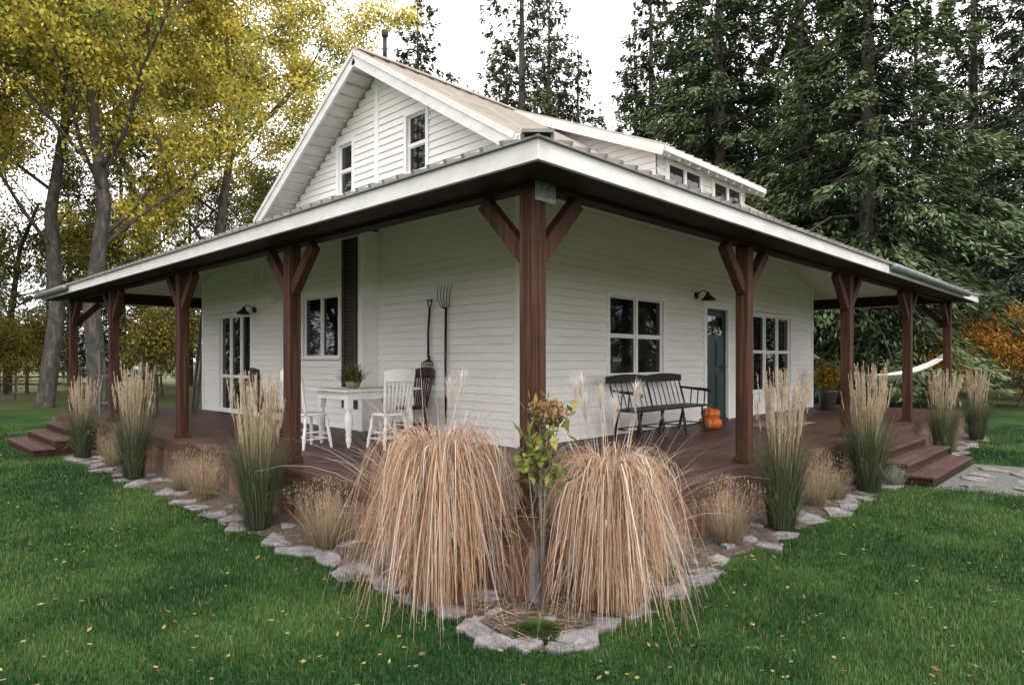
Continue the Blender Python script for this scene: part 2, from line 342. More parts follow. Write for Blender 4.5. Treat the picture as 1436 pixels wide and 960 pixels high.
for a, b_ in ((6.12, 7.32), (7.72, 8.92)):
    fb(dm, 'y', 2.6, a, b_, -0.06, -0.01, H+2.78, H+2.84, 'trim'); fb(dm, 'y', 2.6, a, b_, -0.06, -0.01, H+3.27, H+3.33, 'trim')
    for u in (a, (a+b_)/2-0.04, b_-0.07): fb(dm, 'y', 2.6, u, u+(0.08 if u != a else .07), -0.062, -0.012, H+2.84, H+3.27, 'trim')
    fb(dg, 'y', 2.6, a+.05, b_-.05, -0.036, -0.03, H+2.83, H+3.28, 'glass')
z = H+2.7
while z < RZ-0.1:
    ya = max(2.6, 2.3+(z-DZ+0.08)/ds); yb = RY-(RZ-z)/SL
    if yb > ya: dm.box(5.852, 5.868, ya, yb, z, z+0.1, 'white')
    z += 0.112
dm.obj('dormer_walls', house); dg.obj('dormer_glass', house)
rf.obj('main_roof', house); rk.obj('rake_and_eave_boards', house)
ch = MB(); ch.tube([(2.65,RY,RZ-0.05),(2.65,RY,RZ+0.42)], 0.035, 'black', 12); ch.tube([(2.65,RY,RZ+0.40),(2.65,RY,RZ+0.42),(2.65,RY,RZ+0.50),(2.65,RY,RZ+0.52)], [0.045,0.055,0.055,0.03], 'black', 12)
ch.obj('flue_pipe', house)

X0, Y0, X1, Y1 = -0.5, -0.5, 14.15, 13.85
EZ = H+1.395; PS = 0.27; IN = 3.2
def ring(d): return [(X0+d, Y0+d), (X1-d, Y0+d), (X1-d, Y1-d), (X0+d, Y1-d)]
pf = MB()
def ringq(mb, d0, z0, d1, z1, k):
    a, b_ = ring(d0), ring(d1)
    for i in range(4):
        j = (i+1) % 4
        mb.add([(*a[i], z0), (*a[j], z0), (*b_[j], z1), (*b_[i], z1)], [(0,1,2,3)], k)
ringq(pf, -0.03, EZ, IN, EZ+PS*IN, 'metal')
ringq(pf, -0.03, EZ, -0.03, EZ-0.012, 'metal'); ringq(pf, -0.03, EZ-0.012, 0.02, EZ-0.012, 'metal')
a = ring(IN); zt = EZ+PS*IN-0.01; pf.add([(*p, zt) for p in a], [(0,1,2,3)], 'metal')
def ribs(ax):
    lo, hi = (Y0, Y1) if ax == 'x' else (X0, X1); u = lo+0.1
    while u < hi-0.05:
        dd = min(IN, u-lo, hi-u)
        for side in (0, 1):
            if ax == 'x':
                e = X0-0.035 if side == 0 else X1+0.035; sg = 1 if side == 0 else -1
                pf.beam((e, u, EZ+0.010), (e+sg*dd, u, EZ+0.010+PS*dd), 0.035, 0.034, 'metal')
            else:
                e = Y0-0.035 if side == 0 else Y1+0.035; sg = 1 if side == 0 else -1
                pf.beam((u, e, EZ+0.010), (u, e+sg*dd, EZ+0.010+PS*dd), 0.035, 0.034, 'metal')
        u += 0.19
ribs('x'); ribs('y')
for p, q in zip(ring(-0.03), ring(IN)): pf.beam((*p, EZ+0.02), (*q, EZ+0.02+PS*IN), 0.2, 0.02, 'metal')
ringq(pf, 0.0, EZ-0.10, 0.64, EZ-0.10+PS*0.64, 'wx')
ringq(pf, 0.64, EZ-0.10+PS*0.64, IN, EZ-0.10+PS*IN, 'ceil')
pf.obj('porch_metal_roof', house)
fa = MB(); f0, f1 = EZ-0.145, EZ-0.013
fa.box(X0-0.0, X0+0.035, Y0, Y1, f0, f1, 'trimdim'); fa.box(X1-0.035, X1, Y0, Y1, f0, f1, 'trimdim')
fa.box(X0+0.035, X1-0.035, Y0, Y0+0.035, f0+0.001, f1, 'trimdim'); fa.box(X0+0.035, X1-0.035, Y1-0.035, Y1, f0, f1, 'trimdim')
fa.obj('porch_fascia', house, bevel=0.003)
gt = MB()
gt.tube([(7.2, Y0-0.07, EZ-0.05), (12.6, Y0-0.07, EZ-0.07)], 0.055, 'gutter', 10)
gt.tube([(X0-0.07, 11.4, EZ-0.05), (X0-0.07, 13.8, EZ-0.07)], 0.055, 'gutter', 10)
gt.obj('gutter', house)
bm = MB(); BZ = D+2.4; bw = 0.075; PX = [0, 3.5, 6.95, 10.35, 13.7]; PY = [0, 3.65, 7.0, 10.45, 13.4]
XE, YE = PX[-1], PY[-1]
bm.box(-bw, bw, -bw, YE+bw, BZ, BZ+0.26, 'wy'); bm.box(bw, XE+bw, -bw, bw, BZ+0.002, BZ+0.258, 'wx')
bm.box(XE-bw, XE+bw, bw, YE+bw, BZ, BZ+0.24, 'wy'); bm.box(bw, XE-bw, YE-bw, YE+bw, BZ, BZ+0.24, 'wx')
for i in range(3):
    a, b_ = X0+0.04+i*0.128, X0+0.04+i*0.128+0.123; zz = EZ-0.14+i*0.012
    bm.box(a, b_, a, Y1-0.04, zz, zz+0.015, 'wy'); bm.box(b_, X1-0.04, a, b_, zz+.0005, zz+0.0155, 'wx')
bm.obj('porch_beams', house, bevel=0.005)
po = MB()
def post(x, y, dirs):
    w = 0.072
    po.box(x-w, x+w, y-w, y+w, D+0.02, BZ-0.001, 'wz'); po.box(x-w-.02, x+w+.02, y-w-.02, y+w+.02, D-0.001, D+0.06, 'wz')
    for dx, dy in dirs:
        a = Vector((x+dx*0.05, y+dy*0.05, BZ-0.50)); b_ = Vector((x+dx*0.50, y+dy*0.50, BZ-0.03))
        po.beam(a, b_, 0.10, 0.12, 'wz', up=(0,0,1))
for i, y in enumerate(PY): post(0, y, ([(0,1)] if i == 0 else [(0,-1)] if i == 4 else [(0,1),(0,-1)]) + ([(1,0)] if i in (0,4) else []))
for i, x in enumerate(PX[1:]): post(x, 0, ([(-1,0)] if i == 3 else [(1,0),(-1,0)]) + ([(0,1)] if i == 3 else []))
for y in (4.5, 9): post(XE, y, [(0,1),(0,-1)])
for x in (4.6, 9.2): post(x, YE, [(1,0),(-1,0)])
post(XE, YE, [(-1,0),(0,-1)])
po.obj('porch_posts', house, bevel=0.008)
br = MB()
br.box(-0.06, 0.16, -0.084, -0.077, BZ-0.10, BZ+0.05, 'galv')
for u in (-0.03, 0.04, 0.11):
    for z in (-0.06, 0.01):
        br.tube([(u,-0.084,BZ+z),(u,-0.094,BZ+z)], .009, 'galv', 6)
br.obj('steel_post_bracket', house)
dk = MB(); DE = -0.25; w = 0.142; n = 21
for i in range(n):
    a = DE + i*w; b_ = a+w-0.006
    z1 = D - 0.001*R.rand()
    dk.slab([(a,a,z1),(b_,b_,z1),(b_,YE+.25,z1),(a,YE+.25,z1)], 0.03, 'dy')
    z1 = D - 0.001*R.rand()
    dk.slab([(a,a,z1),(XE+.25,a,z1),(XE+.25,b_,z1),(b_,b_,z1)], 0.03, 'dx')
dk.box(n*w+DE, XE+.25, n*w+DE, YE+.25, D-0.035, D-0.004, 'dy')
dk.box(DE+.04, XE+.24, DE+.04, YE+.24, 0.3, D-0.036, 'wx')
dk.box(DE-0.002, DE+0.03, DE, YE+.25, D-0.13, D-0.032, 'dy'); dk.box(DE+0.03, XE+.25, DE-0.002, DE+0.03, D-0.13, D-0.033, 'dx')
dk.obj('porch_deck', house)
sk_ = MB(); u = DE+0.02
while u < 14:
    q = R.uniform(0, 0.010); q2 = R.uniform(0,.01)
    sk_.box(DE+0.010+q, DE+0.03+q, u, u+0.177, -0.02, D-0.131, 'skirt'); sk_.box(u, u+0.177, DE+0.010+q2, DE+0.03+q2, -0.02, D-0.131, 'skirt')
    u += 0.187
sk_.box(DE-.004, DE+.05, DE-.004, DE+.05, -.02, D-0.132, 'galv')
sk_.obj('porch_skirt', house)
def steps(ax, u0, u1, n=3, run=0.31):
    s = MB(); rise = D/(n+1)
    for i in range(n):
        z = D - rise*(i+1); w1 = DE-0.003 - run*i; w0 = w1-run
        for j in range(2):
            a = w1-(j+1)*run/2+0.004; b_ = w1-j*run/2
            if j == 1: a -= 0.025
            if ax == 'x': s.box(a, b_, u0-.03, u1+.03, z-0.035, z, 'dy')
            else: s.box(u0-.03, u1+.03, a, b_, z-0.035, z, 'dx')
        if ax == 'x': s.box(w0, w1, u0, u1, 0, z-0.036, 'wy')
        else: s.box(u0, u1, w0, w1, 0, z-0.036, 'wx')
    s.obj('porch_steps', house, bevel=0.004)
steps('x', 10.6, 13.0); steps('y', 6.6, 9.1)
vt = MB(); vt.box(2.25, 2.275, 9.25, 9.6, H+1.35, H+1.78, 'trim')
for i in range(7): vt.beam((2.245, 9.28, H+1.40+i*.055), (2.245, 9.57, H+1.40+i*.055), 0.02, 0.03, 'ceil')
vt.box(2.18, 2.275, 8.7, 8.85, H+1.05, H+1.2, 'trim'); vt.obj('wall_vent', house)
def sconce(ax, c, u, z):
    s = MB(); f = (lambda a, w, zz: (c-w, a, zz)) if ax == 'x' else (lambda a, w, zz: (a, c-w, zz))
    s.tube([f(u,0.015,z), f(u,0.045,z)], 0.06, 'black', 14)
    s.tube([f(u,0.04,z), f(u,0.12,z+.07), f(u,0.2,z+.08), f(u,0.25,z+.03)], 0.011, 'black')
    s.tube([f(u,0.25,z+.05), f(u,0.25,z+.0), f(u,0.255,z-.02), f(u,0.26,z-.085), f(u,.26,z-.10)], [0.025,0.04,0.06,0.13,0.135], 'black', 18)
    s.obj('barn_wall_lamp')
sconce('y', 2.6, 7.15, H+1.13); sconce('x', 2.3, 9.6, H+0.98)

# ================================================================ FURNITURE
def turned(mb, x0, y0, z0, x1, y1, z1, rad, k, n=10, step=24):
    P = []; Rr = []
    for i in range(step+1):
        t = i/step; P.append((x0+(x1-x0)*t, y0+(y1-y0)*t, z0+(z1-z0)*t))
        Rr.append(rad*(0.75 + 0.35*math.sin(t*math.pi) + 0.28*math.exp(-((t-.25)/.03)**2) + 0.28*math.exp(-((t-.78)/.03)**2) - 0.25*math.exp(-((t-.7)/.04)**2)))
    mb.tube(P, Rr, k, n)
t = MB(); Lx, Ly = 1.2, 0.9
t.box(0, Lx, 0, Ly, 0.725, 0.755, 'wpaint'); t.box(0.07, Lx-.07, 0.07, Ly-.07, 0.62, 0.7245, 'wpaint')
for x in (0.11, Lx-0.11):
    for y in (0.11, Ly-0.11):
        t.box(x-.045, x+.045, y-.045, y+.045, 0.5, 0.619, 'wpaint')
        P = [(x,y,z) for z in (0.5,0.48,0.46,0.44,0.40,0.33,0.26,0.2,0.17,0.14,0.11,0.06,0.02,0)]
        t.tube(P, [0.03,0.042,0.03,0.042,0.055,0.058,0.048,0.034,0.042,0.03,0.042,0.03,0.022,0.018], 'wpaint', 14)
t.obj('dining_table', loc=(0.96, 4.1, D), bevel=0.006)
pl = MB(); pl.tube([(0,0,0),(0,0,.02),(0,0,.08),(0,0,.1)], [0.06,0.09,0.11,0.10], 'stem', 14); tp = empty('table_centrepiece', (1.35, 4.55, D+0.757)); pl.obj('bowl', tp)
q = NP(); nn = 170; az = R.uniform(0, 6.28, nn); q.blades(np.column_stack([R.normal(0,.05,nn), R.normal(0,.05,nn), np.full(nn,.08)]), az, R.uniform(.12,.32,nn), R.uniform(0,.9,nn), R.uniform(0,1.2,nn), np.full(nn,.028), cmix([(.05,.08,.02),(.09,.13,.03)],nn), cmix([(.08,.13,.03),(.2,.2,.06)],nn), 4)
V,F,C,_ = q.get(); o = npmesh('greenery', V, F, C, ['leaf']); o.parent = tp
def chair(name, x, y, rz, k):
    c = MB()
    c.tube([(0,0,0.425),(0,0,0.43),(0,0,0.455),(0,0,0.462)], [0.2,0.225,0.225,0.20], k, 20)
    legs = [(0.15,0.15),(0.15,-0.15),(-0.14,0.13),(-0.14,-0.13)]; ft = [(0.2,0.21),(0.2,-0.21),(-0.22,0.19),(-0.22,-0.19)]
    for (a,b_),(e,f) in zip(legs, ft): turned(c, e, f, 0, a, b_, 0.43, 0.021, k)
    def at(i, t): (a,b_),(e,f) = legs[i], ft[i]; return (e+(a-e)*t, f+(b_-f)*t, 0.43*t)
    for i, j, tt in ((0,1,.42),(0,1,.28),(2,3,.35),(0,2,.5),(1,3,.5),(0,2,.3),(1,3,.3)):
        c.tube([at(i,tt), tuple((np.array(at(i,tt))+np.array(at(j,tt)))/2), at(j,tt)], [.009,.014,.009], k, 7)
    top = 1.0
    for s in (-1, 1): turned(c, -0.17, s*0.16, 0.45, -0.27, s*0.20, top-0.0, 0.018, k)
    for i in range(6):
        u = (i-2.5)/2.5; c.tube([(-0.185, u*0.11, 0.455), (-0.225, u*0.125, 0.66), (-0.265, u*0.145, top-.09)], [.008,.013,.008], k, 7)
    for i in range(6):
        u0, u1 = -1+i/3, -1+(i+1)/3
        def cp(u, zz): return (-0.265-0.035*(1-u*u), u*0.215, zz)
        h = lambda u: top+0.035*(1-u*u)
        vs = []
        for u in (u0, u1):
            for dx in (-.011, .011):
                for zz in (top-0.13, h(u)):
                    p = cp(u, zz); vs.append((p[0]+dx, p[1], p[2]))
        c.add(vs, [(0,1,3,2),(4,6,7,5),(0,4,5,1),(2,3,7,6),(1,5,7,3),(0,2,6,4)], k)
    c.obj(name, loc=(x, y, D), rz=rz)
chair('white_spindle_chair', 1.45, 3.85, math.radians(84), 'wpaint')
chair('white_spindle_chair', 0.72, 4.60, math.radians(8), 'wpaint')
chair('brown_spindle_chair', 0.62, 5.35, math.radians(-40), 'brownch')
chair('brown_spindle_chair', 2.28, 4.5, math.radians(180), 'brownch')
b = MB(); BL = 2.0
for i in range(4): b.box(0.0, BL, -0.22+i*0.105, -0.22+i*0.105+0.1, 0.41, 0.44, 'black')
for i in range(4):
    x = 0.1+i*(BL-0.2)/3
    turned(b, x, -0.24, 0, x, -0.17, 0.41, 0.02, 'black'); turned(b, x, 0.24, 0, x, 0.15, 0.41, 0.02, 'black')
    b.tube([(x,-0.21,0.15),(x,0.21,0.15)], 0.011, 'black', 7)
b.tube([(0.1,-.215,.15),(BL-.1,-.215,.15)], 0.012, 'black', 7); b.tube([(0.1,.215,.15),(BL-.1,.215,.15)], 0.012, 'black', 7)
for i in range(15):
    x = 0.04+i*(BL-0.08)/14; b.tube([(x,0.17,0.44),(x,0.22,0.62),(x,0.28,0.82)], [.006,.009,.006] if i % 7 else [.012,.018,.012], 'black', 7)
for i in range(12):
    u0, u1 = i/12, (i+1)/12; h = lambda u: 0.90+0.03*abs(math.sin(u*2*math.pi))
    vs = [(u*BL+(-.03 if u==0 else .03 if u==1 else 0), y+0.28, z) for u in (u0,u1) for y in (-.011,.014) for z in (0.80, h(u))]
    b.add(vs, [(0,1,3,2),(4,6,7,5),(0,4,5,1),(2,3,7,6),(1,5,7,3),(0,2,6,4)], 'black')
for x in (0.03, BL-0.03):
    b.tube([(x,0.24,0.70),(x,0.0,0.68),(x,-0.2,0.67),(x,-0.27,0.65),(x,-.28,.62)], [.018,.022,.026,.024,.012], 'black', 9)
    for y in (-0.17, -0.05, 0.07): b.tube([(x,y,0.44),(x,y-.02,0.67)], [.009,.011], 'black', 7)
b.obj('black_spindle_bench', loc=(4.1, 2.02, D))
def pumpkin(x, y, z, r):
    p = MB(); n, mN = 60, 14; vs = []; fs = []
    for i in range(mN+1):
        th = math.pi*i/mN
        for j in range(n):
            a = 2*math.pi*j/n; rr = r*(1-0.13*(1-abs(math.cos(a*5)))**2.0)*math.sin(th)**0.85
            zz = r*0.62*math.cos(th)*(1-0.35*math.exp(-(math.sin(th)/0.35)**2))
            vs.append((rr*math.cos(a), rr*math.sin(a), zz+r*0.55))
    for i in range(mN):
        for j in range(n): fs.append((i*n+j, (i+1)*n+j, (i+1)*n+(j+1)%n, i*n+(j+1)%n))
    p.add(vs, fs, 'pumpkin', True)
    p.tube([(0,0,r*0.9),(0.005,0,r*1.05),(0.02,0.01,r*1.25)], [.026,.015,.013], 'stem', 8)
    p.obj('pumpkin', loc=(x, y, z), rz=R.uniform(0,3))
pumpkin(6.47, 1.95, D, 0.19); pumpkin(6.48, 1.95, D+0.17, 0.16)
dmt = MB(); dmt.box(0,1.5,0,0.75,0,0.012,'mat'); dmt.obj('doormat', loc=(7.3, 1.1, D+0.002), bevel=0.004)
g = MB(); y = 4.37; x = 2.535
g.tube([(x,y+.05,H+.86),(x,y,H+.86),(x,y-.05,H+.86)], .014, 'greywood'); g.tube([(x,y+.055,H+.86),(x,y+.03,H+.78),(x,y,H+.74)], .009, 'iron'); g.tube([(x,y-.055,H+.86),(x,y-.03,H+.78),(x,y,H+.74)], .009, 'iron')
g.tube([(x,y,H+.75),(x-.02,y+.01,H+.4),(x-.01,y+.02,H+.02)], .017, 'black'); g.tube([(x,y+.02,H+.05),(x,y+.02,H-.02)], .02, 'iron')
for i in range(7):
    u = (i-3)/3; g.tube([(x,y+.02,H-.0),(x-.03,y+.02+u*.13,H-.06),(x-.04,y+.02+u*.155,H-.2),(x,y+.02+u*.13,H-.38)], [.007,.007,.006,.004], 'iron', 6)
g.tube([(x-.035,y+.02-.14,H-.09),(x-.035,y+.02+.14,H-.09)], .006, 'iron', 6)
g.obj('garden_fork')
g = MB(); y = 4.0
g.tube([(x,y,H-.95),(x-.01,y,H),(x,y,H+.72)], [.016,.018,.018], 'black')
for i in range(5):
    u = (i-2)/2; g.tube([(x,y,H+.7),(x-.02,y+u*.10,H+.76),(x-.05,y+u*.135,H+.88),(x-.02,y+u*.15,H+1.05)], [.008,.007,.006,.004], 'iron', 6)
g.obj('pitchfork')
s = MB(); a, b_ = 5.88, 6.30; X = 2.262
s.box(X-.03, X, a, a+.07, D+.35, H+1.95, 'brownch'); s.box(X-.03, X, b_-.07, b_, D+.35, H+1.95, 'brownch')
z = D+0.4
while z < H+1.93:
    s.beam((X-.015, a+.07, z), (X-.015, b_-.07, z), 0.03, 0.02, 'brownch'); z += 0.06
s.box(X-.006, X-.001, a+.07, b_-.07, D+.35, H+1.95, 'black')
s.obj('wooden_shutter')
l = MB()
for yo in (0, 0.42): l.beam((2.2, 12.45+yo*.6, D), (2.45, 12.45+yo*.6, D+2.45), .04, .07, 'greywood')
for i in range(8):
    tt = (i+.7)/8.5; l.tube([(2.2+.25*tt,12.45,D+2.45*tt),(2.2+.25*tt,12.70,D+2.45*tt)], .018, 'greywood', 7)
l.obj('wooden_ladder')
p = MB()
for xx in (0,.9):
    for yy in (0,.45): p.box(xx, xx+.06, yy, yy+.06, 0, .8 if yy == 0 else 1.3, 'greywood')
p.box(-.03,.99,-.03,.54,.8,.83,'greywood'); p.box(0,.96,.05,.45,.25,.275,'greywood'); p.box(-.02,.98,.3,.52,1.3,1.325,'greywood')
p.tube([(.3,.2,.83),(.3,.2,1.0)], [.07,.1], 'pot', 12); p.tube([(.7,.25,.83),(.7,.25,.98),(.7,.25,1.05)], [.09,.12,.05], 'galv', 12)
p.obj('potting_bench', loc=(0.3, 11.6, D), rz=0.3)
pe = empty('potted_autumn_flowers', (12.1, 2.0, D)); p = MB(); p.tube([(0,0,0),(0,0,.03),(0,0,.4),(0,0,.45),(0,0,.45)], [.13,.15,.2,.22,.18], 'pot', 20); p.obj('pot', pe)
q = NP(); nn = 900; P = unit(R.normal(0,1,(nn,3)))*R.uniform(.5,1,(nn,1))*np.array([.25,.25,.32])+np.array([0,0,.75]); Dv = unit(R.normal(0,1,(nn,3))); Sd = unit(np.cross(Dv, R.normal(0,1,(nn,3))))
q.rhomb(P, Dv, Sd, R.uniform(.05,.09,nn), R.uniform(.04,.07,nn), cmix([(.5,.28,.02),(.4,.2,.02),(.12,.13,.03),(.25,.17,.05)], nn)); V,F,C,_ = q.get(); o = npmesh('flowers', V, F, C, ['leaf']); o.parent = pe
hm = MB(); A = Vector((*W(1128, 18), 2.0)); B = Vector((*W(1335, 18), 2.0)); nU, nV = 28, 8; vs = []; fs = []
dirn = (B-A).normalized(); side = Vector((-dirn.y, dirn.x, 0))
for i in range(nU+1):
    t = i/nU; tt = 0.08+0.84*t; c = A.lerp(B, tt); wv = 0.42*math.sin(math.pi*tt)**0.6
    for j in range(nV+1):
        u = j/nV*2-1; vs.append(c + side*u*wv + Vector((0,0,-0.95*4*tt*(1-tt) + 0.22*u*u*math.sin(math.pi*t))))
for i in range(nU):
    for j in range(nV): k_ = i*(nV+1)+j; fs.append((k_, k_+1, k_+nV+2, k_+nV+1))
hm.add(vs, fs, 'cloth', True)
for j in range(nV+1): hm.tube([A, vs[j]], .008, 'cloth', 4); hm.tube([B, vs[nU*(nV+1)+j]], .008, 'cloth', 4)
hm.obj('hammock')

# ================================================================ GROUND
me = bpy.data.meshes.new('ground'); me.from_pydata([(-400,-400,0),(400,-400,0),(400,400,0),(-400,400,0)], [], [(0,1,2,3)]); me.materials.append(M['ground'])
S.collection.objects.link(bpy.data.objects.new('ground', me))
bd = MB()
def strip(ax):
    u = -0.72; pts = []
    while u < 14.2: pts.append((u, -0.72+R.uniform(-.06,.05))); u += 0.25
    for (ua, wa), (ub, wb) in zip(pts[:-1], pts[1:]):
        v = [(wa,ua,.006),(-.2,ua,.05),(-.2,ub,.05),(wb,ub,.006)]
        if ax == 'y': v = [(b_,a,c) for a,b_,c in v]; v = [(x, y, z+.001) for x,y,z in v]
        bd.add(v, [(0,1,2,3)], 'mulch')
strip('x'); strip('y'); bd.obj('garden_bed')
st = MB()
def stone(x, y, r, h, el=1.0, rz=None, k='stone', mb=None):
    mb = mb or st; n = R.randint(5, 9); a0 = R.uniform(0, 6.28) if rz is None else rz
    an = np.sort(np.linspace(0, 6.28, n, endpoint=False)+R.uniform(-.35,.35,n)); rr = r*R.uniform(.66,1.18,n)
    P = [(rr[i]*el*math.cos(an[i]), rr[i]*math.sin(an[i])/el**.5) for i in range(n)]
    Q = []
    for i in range(n):
        a, b_ = np.array(P[i]), np.array(P[(i+1)%n]); Q.append(tuple(a)); Q.append(tuple(a+(b_-a)*R.uniform(.3,.7)+R.normal(0,.035*r*3,2)*.35))
    P = Q; n = len(P)
    P = [(x+p*math.cos(a0)-q_*math.sin(a0), y+p*math.sin(a0)+q_*math.cos(a0)) for p, q_ in P]
    tz = R.uniform(-.10,.10,2)
    def ringp(s, z, jz=0): return [(x+(p-x)*s, y+(q_-y)*s, z+(p-x)*tz[0]+(q_-y)*tz[1]+R.uniform(-jz,jz)) for p, q_ in P]
    vs = ringp(1.0,-.02)+ringp(1.02,h*.75)+ringp(.95,h,.004)+ringp(.5,h+.004,.006)+[(x,y,h+.004)]; fs = []
    for l_ in range(3):
        for i in range(n): fs.append((l_*n+i, l_*n+(i+1)%n, (l_+1)*n+(i+1)%n, (l_+1)*n+i))
    for i in range(n): fs.append((3*n+i, 3*n+(i+1)%n, 4*n))
    mb.add(vs, fs, k)
for ax in (0,1):
    u = -0.35
    while u < 13.5:
        r = R.uniform(.10,.23); skip = (10.4 < u < 13.2) if ax == 0 else (6.5 < u < 9.3)
        w_ = -0.68+R.uniform(-.10,.06); ang = (math.pi/2 if ax == 0 else 0)+R.uniform(-.5,.5)
        P_ = (w_, u) if ax == 0 else (u, w_)
        if not skip and R.rand() < .93: stone(P_[0], P_[1], r, R.uniform(.012,.03), R.uniform(1.0,1.5), ang)
        for jj in range(2):
            if R.rand() < .6:
                w2 = w_+R.uniform(.14,.34); uu = u+R.uniform(-.1,.2); P_ = (w2, uu) if ax == 0 else (uu, w2); stone(P_[0], P_[1], R.uniform(.05,.11), .045)
        u += r*1.9+R.uniform(.0,.12)
for (x, y, r) in ((-.72,-.60,.09),(-.80,-.42,.12),(-.60,-.76,.10),(-.42,-.78,.13),(-.30,-.50,.09),(-.5,-.3,.09),(-.76,-.18,.13),(-.18,-.76,.13)): stone(x, y, r, R.uniform(.02,.04), 1.15)
st.obj('edging_stones')
pa = MB()
pa.add([(6.5,-1.2,.004),(9.3,-1.2,.004),(9.6,-3,.004),(11,-9,.004),(8.5,-9,.004),(6.9,-3,.004)], [(0,5,4,3,2,1)], 'gravel')
for i in range(12):
    for j in range(4):
        yv = -1.5 - i*.55+R.uniform(-.08,.08); stone(6.95+j*.62-(yv+1.2)*.2+R.uniform(-.1,.1), yv, R.uniform(.2,.28), .018, 1.1, mb=pa)
for i in range(14): stone(-1.5-R.rand()*2.6, 11+R.rand()*1.9, R.uniform(.2,.3), .015, 1.1, mb=pa)
pa.obj('flagstone_path')

n = 460000
dpt = 2.2 + 14*R.rand(n)**1.35; lat = R.uniform(-1.15, 1.15, n)*dpt
P = CAM[None] + FW[None]*dpt[:,None] + RT[None]*lat[:,None]
edge = -0.76+.05*np.sin(P[:,0]*7)+.05*np.sin(P[:,1]*6+1)
ok = ~((P[:,0] > edge) & (P[:,1] > edge) & (P[:,0] < 14.3) & (P[:,1] < 14.2))
ok &= ~((P[:,0] > -1.25) & (P[:,0] < 0) & (P[:,1] > 10.5) & (P[:,1] < 13.1)); ok &= ~((P[:,1] > -1.25) & (P[:,1] < 0) & (P[:,0] > 6.5) & (P[:,0] < 9.2))
ok &= ~((P[:,0] > 6.7-.15*(P[:,1]+1.2)) & (P[:,0] < 9.4-.15*(P[:,1]+1.2)) & (P[:,1] < -1.2))
P = P[ok]; dpt = dpt[ok]; n = len(P)
az = R.uniform(0, 6.28, n); hh = R.uniform(.022,.055,n); ln = R.uniform(0,.9,n)
wd = .0033*(1+dpt/4.5)
def fbm(x, y):
    v = np.zeros_like(x); a = 1.0; f = .55; tot = 0
    for i in range(6):
        th = i*1.7+.4; u = x*math.cos(th)+y*math.sin(th); w_ = -x*math.sin(th)+y*math.cos(th)
        v += a*np.sin(f*u*2.1+1.3*i+1.1*np.sin(f*w_*1.3+i))*np.cos(f*w_*1.9+.7*i+.9*np.sin(f*u*1.1)); tot += a; a *= .78; f *= 1.75
    return v/tot
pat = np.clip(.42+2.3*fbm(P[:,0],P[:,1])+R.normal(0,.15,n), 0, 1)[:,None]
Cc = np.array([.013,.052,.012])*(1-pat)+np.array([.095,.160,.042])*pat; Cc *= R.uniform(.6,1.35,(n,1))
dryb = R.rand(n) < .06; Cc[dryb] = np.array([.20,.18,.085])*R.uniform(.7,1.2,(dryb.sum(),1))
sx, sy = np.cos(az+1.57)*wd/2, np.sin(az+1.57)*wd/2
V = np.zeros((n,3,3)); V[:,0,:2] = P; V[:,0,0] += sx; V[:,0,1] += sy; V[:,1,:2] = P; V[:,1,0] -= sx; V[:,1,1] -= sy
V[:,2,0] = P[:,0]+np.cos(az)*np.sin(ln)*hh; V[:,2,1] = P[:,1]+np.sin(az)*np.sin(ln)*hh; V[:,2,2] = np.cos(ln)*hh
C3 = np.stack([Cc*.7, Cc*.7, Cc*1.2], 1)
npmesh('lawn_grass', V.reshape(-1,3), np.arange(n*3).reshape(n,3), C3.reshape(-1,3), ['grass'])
q = NP(); n = 1900; dpt = 2.3+14*R.rand(n); lat = R.uniform(-1.1,1.1,n)*dpt; P = CAM[None]+FW[None]*dpt[:,None]+RT[None]*lat[:,None]
ok = ~((P[:,0] > -0.3) & (P[:,1] > -0.3)); P = P[ok]; n = len(P)
az = R.uniform(0,6.28,n); Dv = np.column_stack([np.cos(az),np.sin(az),R.uniform(-.2,.4,n)]); Sd = np.column_stack([-np.sin(az),np.cos(az),R.uniform(-.3,.3,n)])
q.rhomb(np.column_stack([P, np.full(n,.045)]), Dv, Sd, R.uniform(.018,.05,n), R.uniform(.014,.03,n), cmix([(.42,.32,.09),(.36,.28,.14),(.25,.16,.07)], n)); V,F,C,_ = q.get(); npmesh('fallen_leaves', V, F, C, ['leaf'])

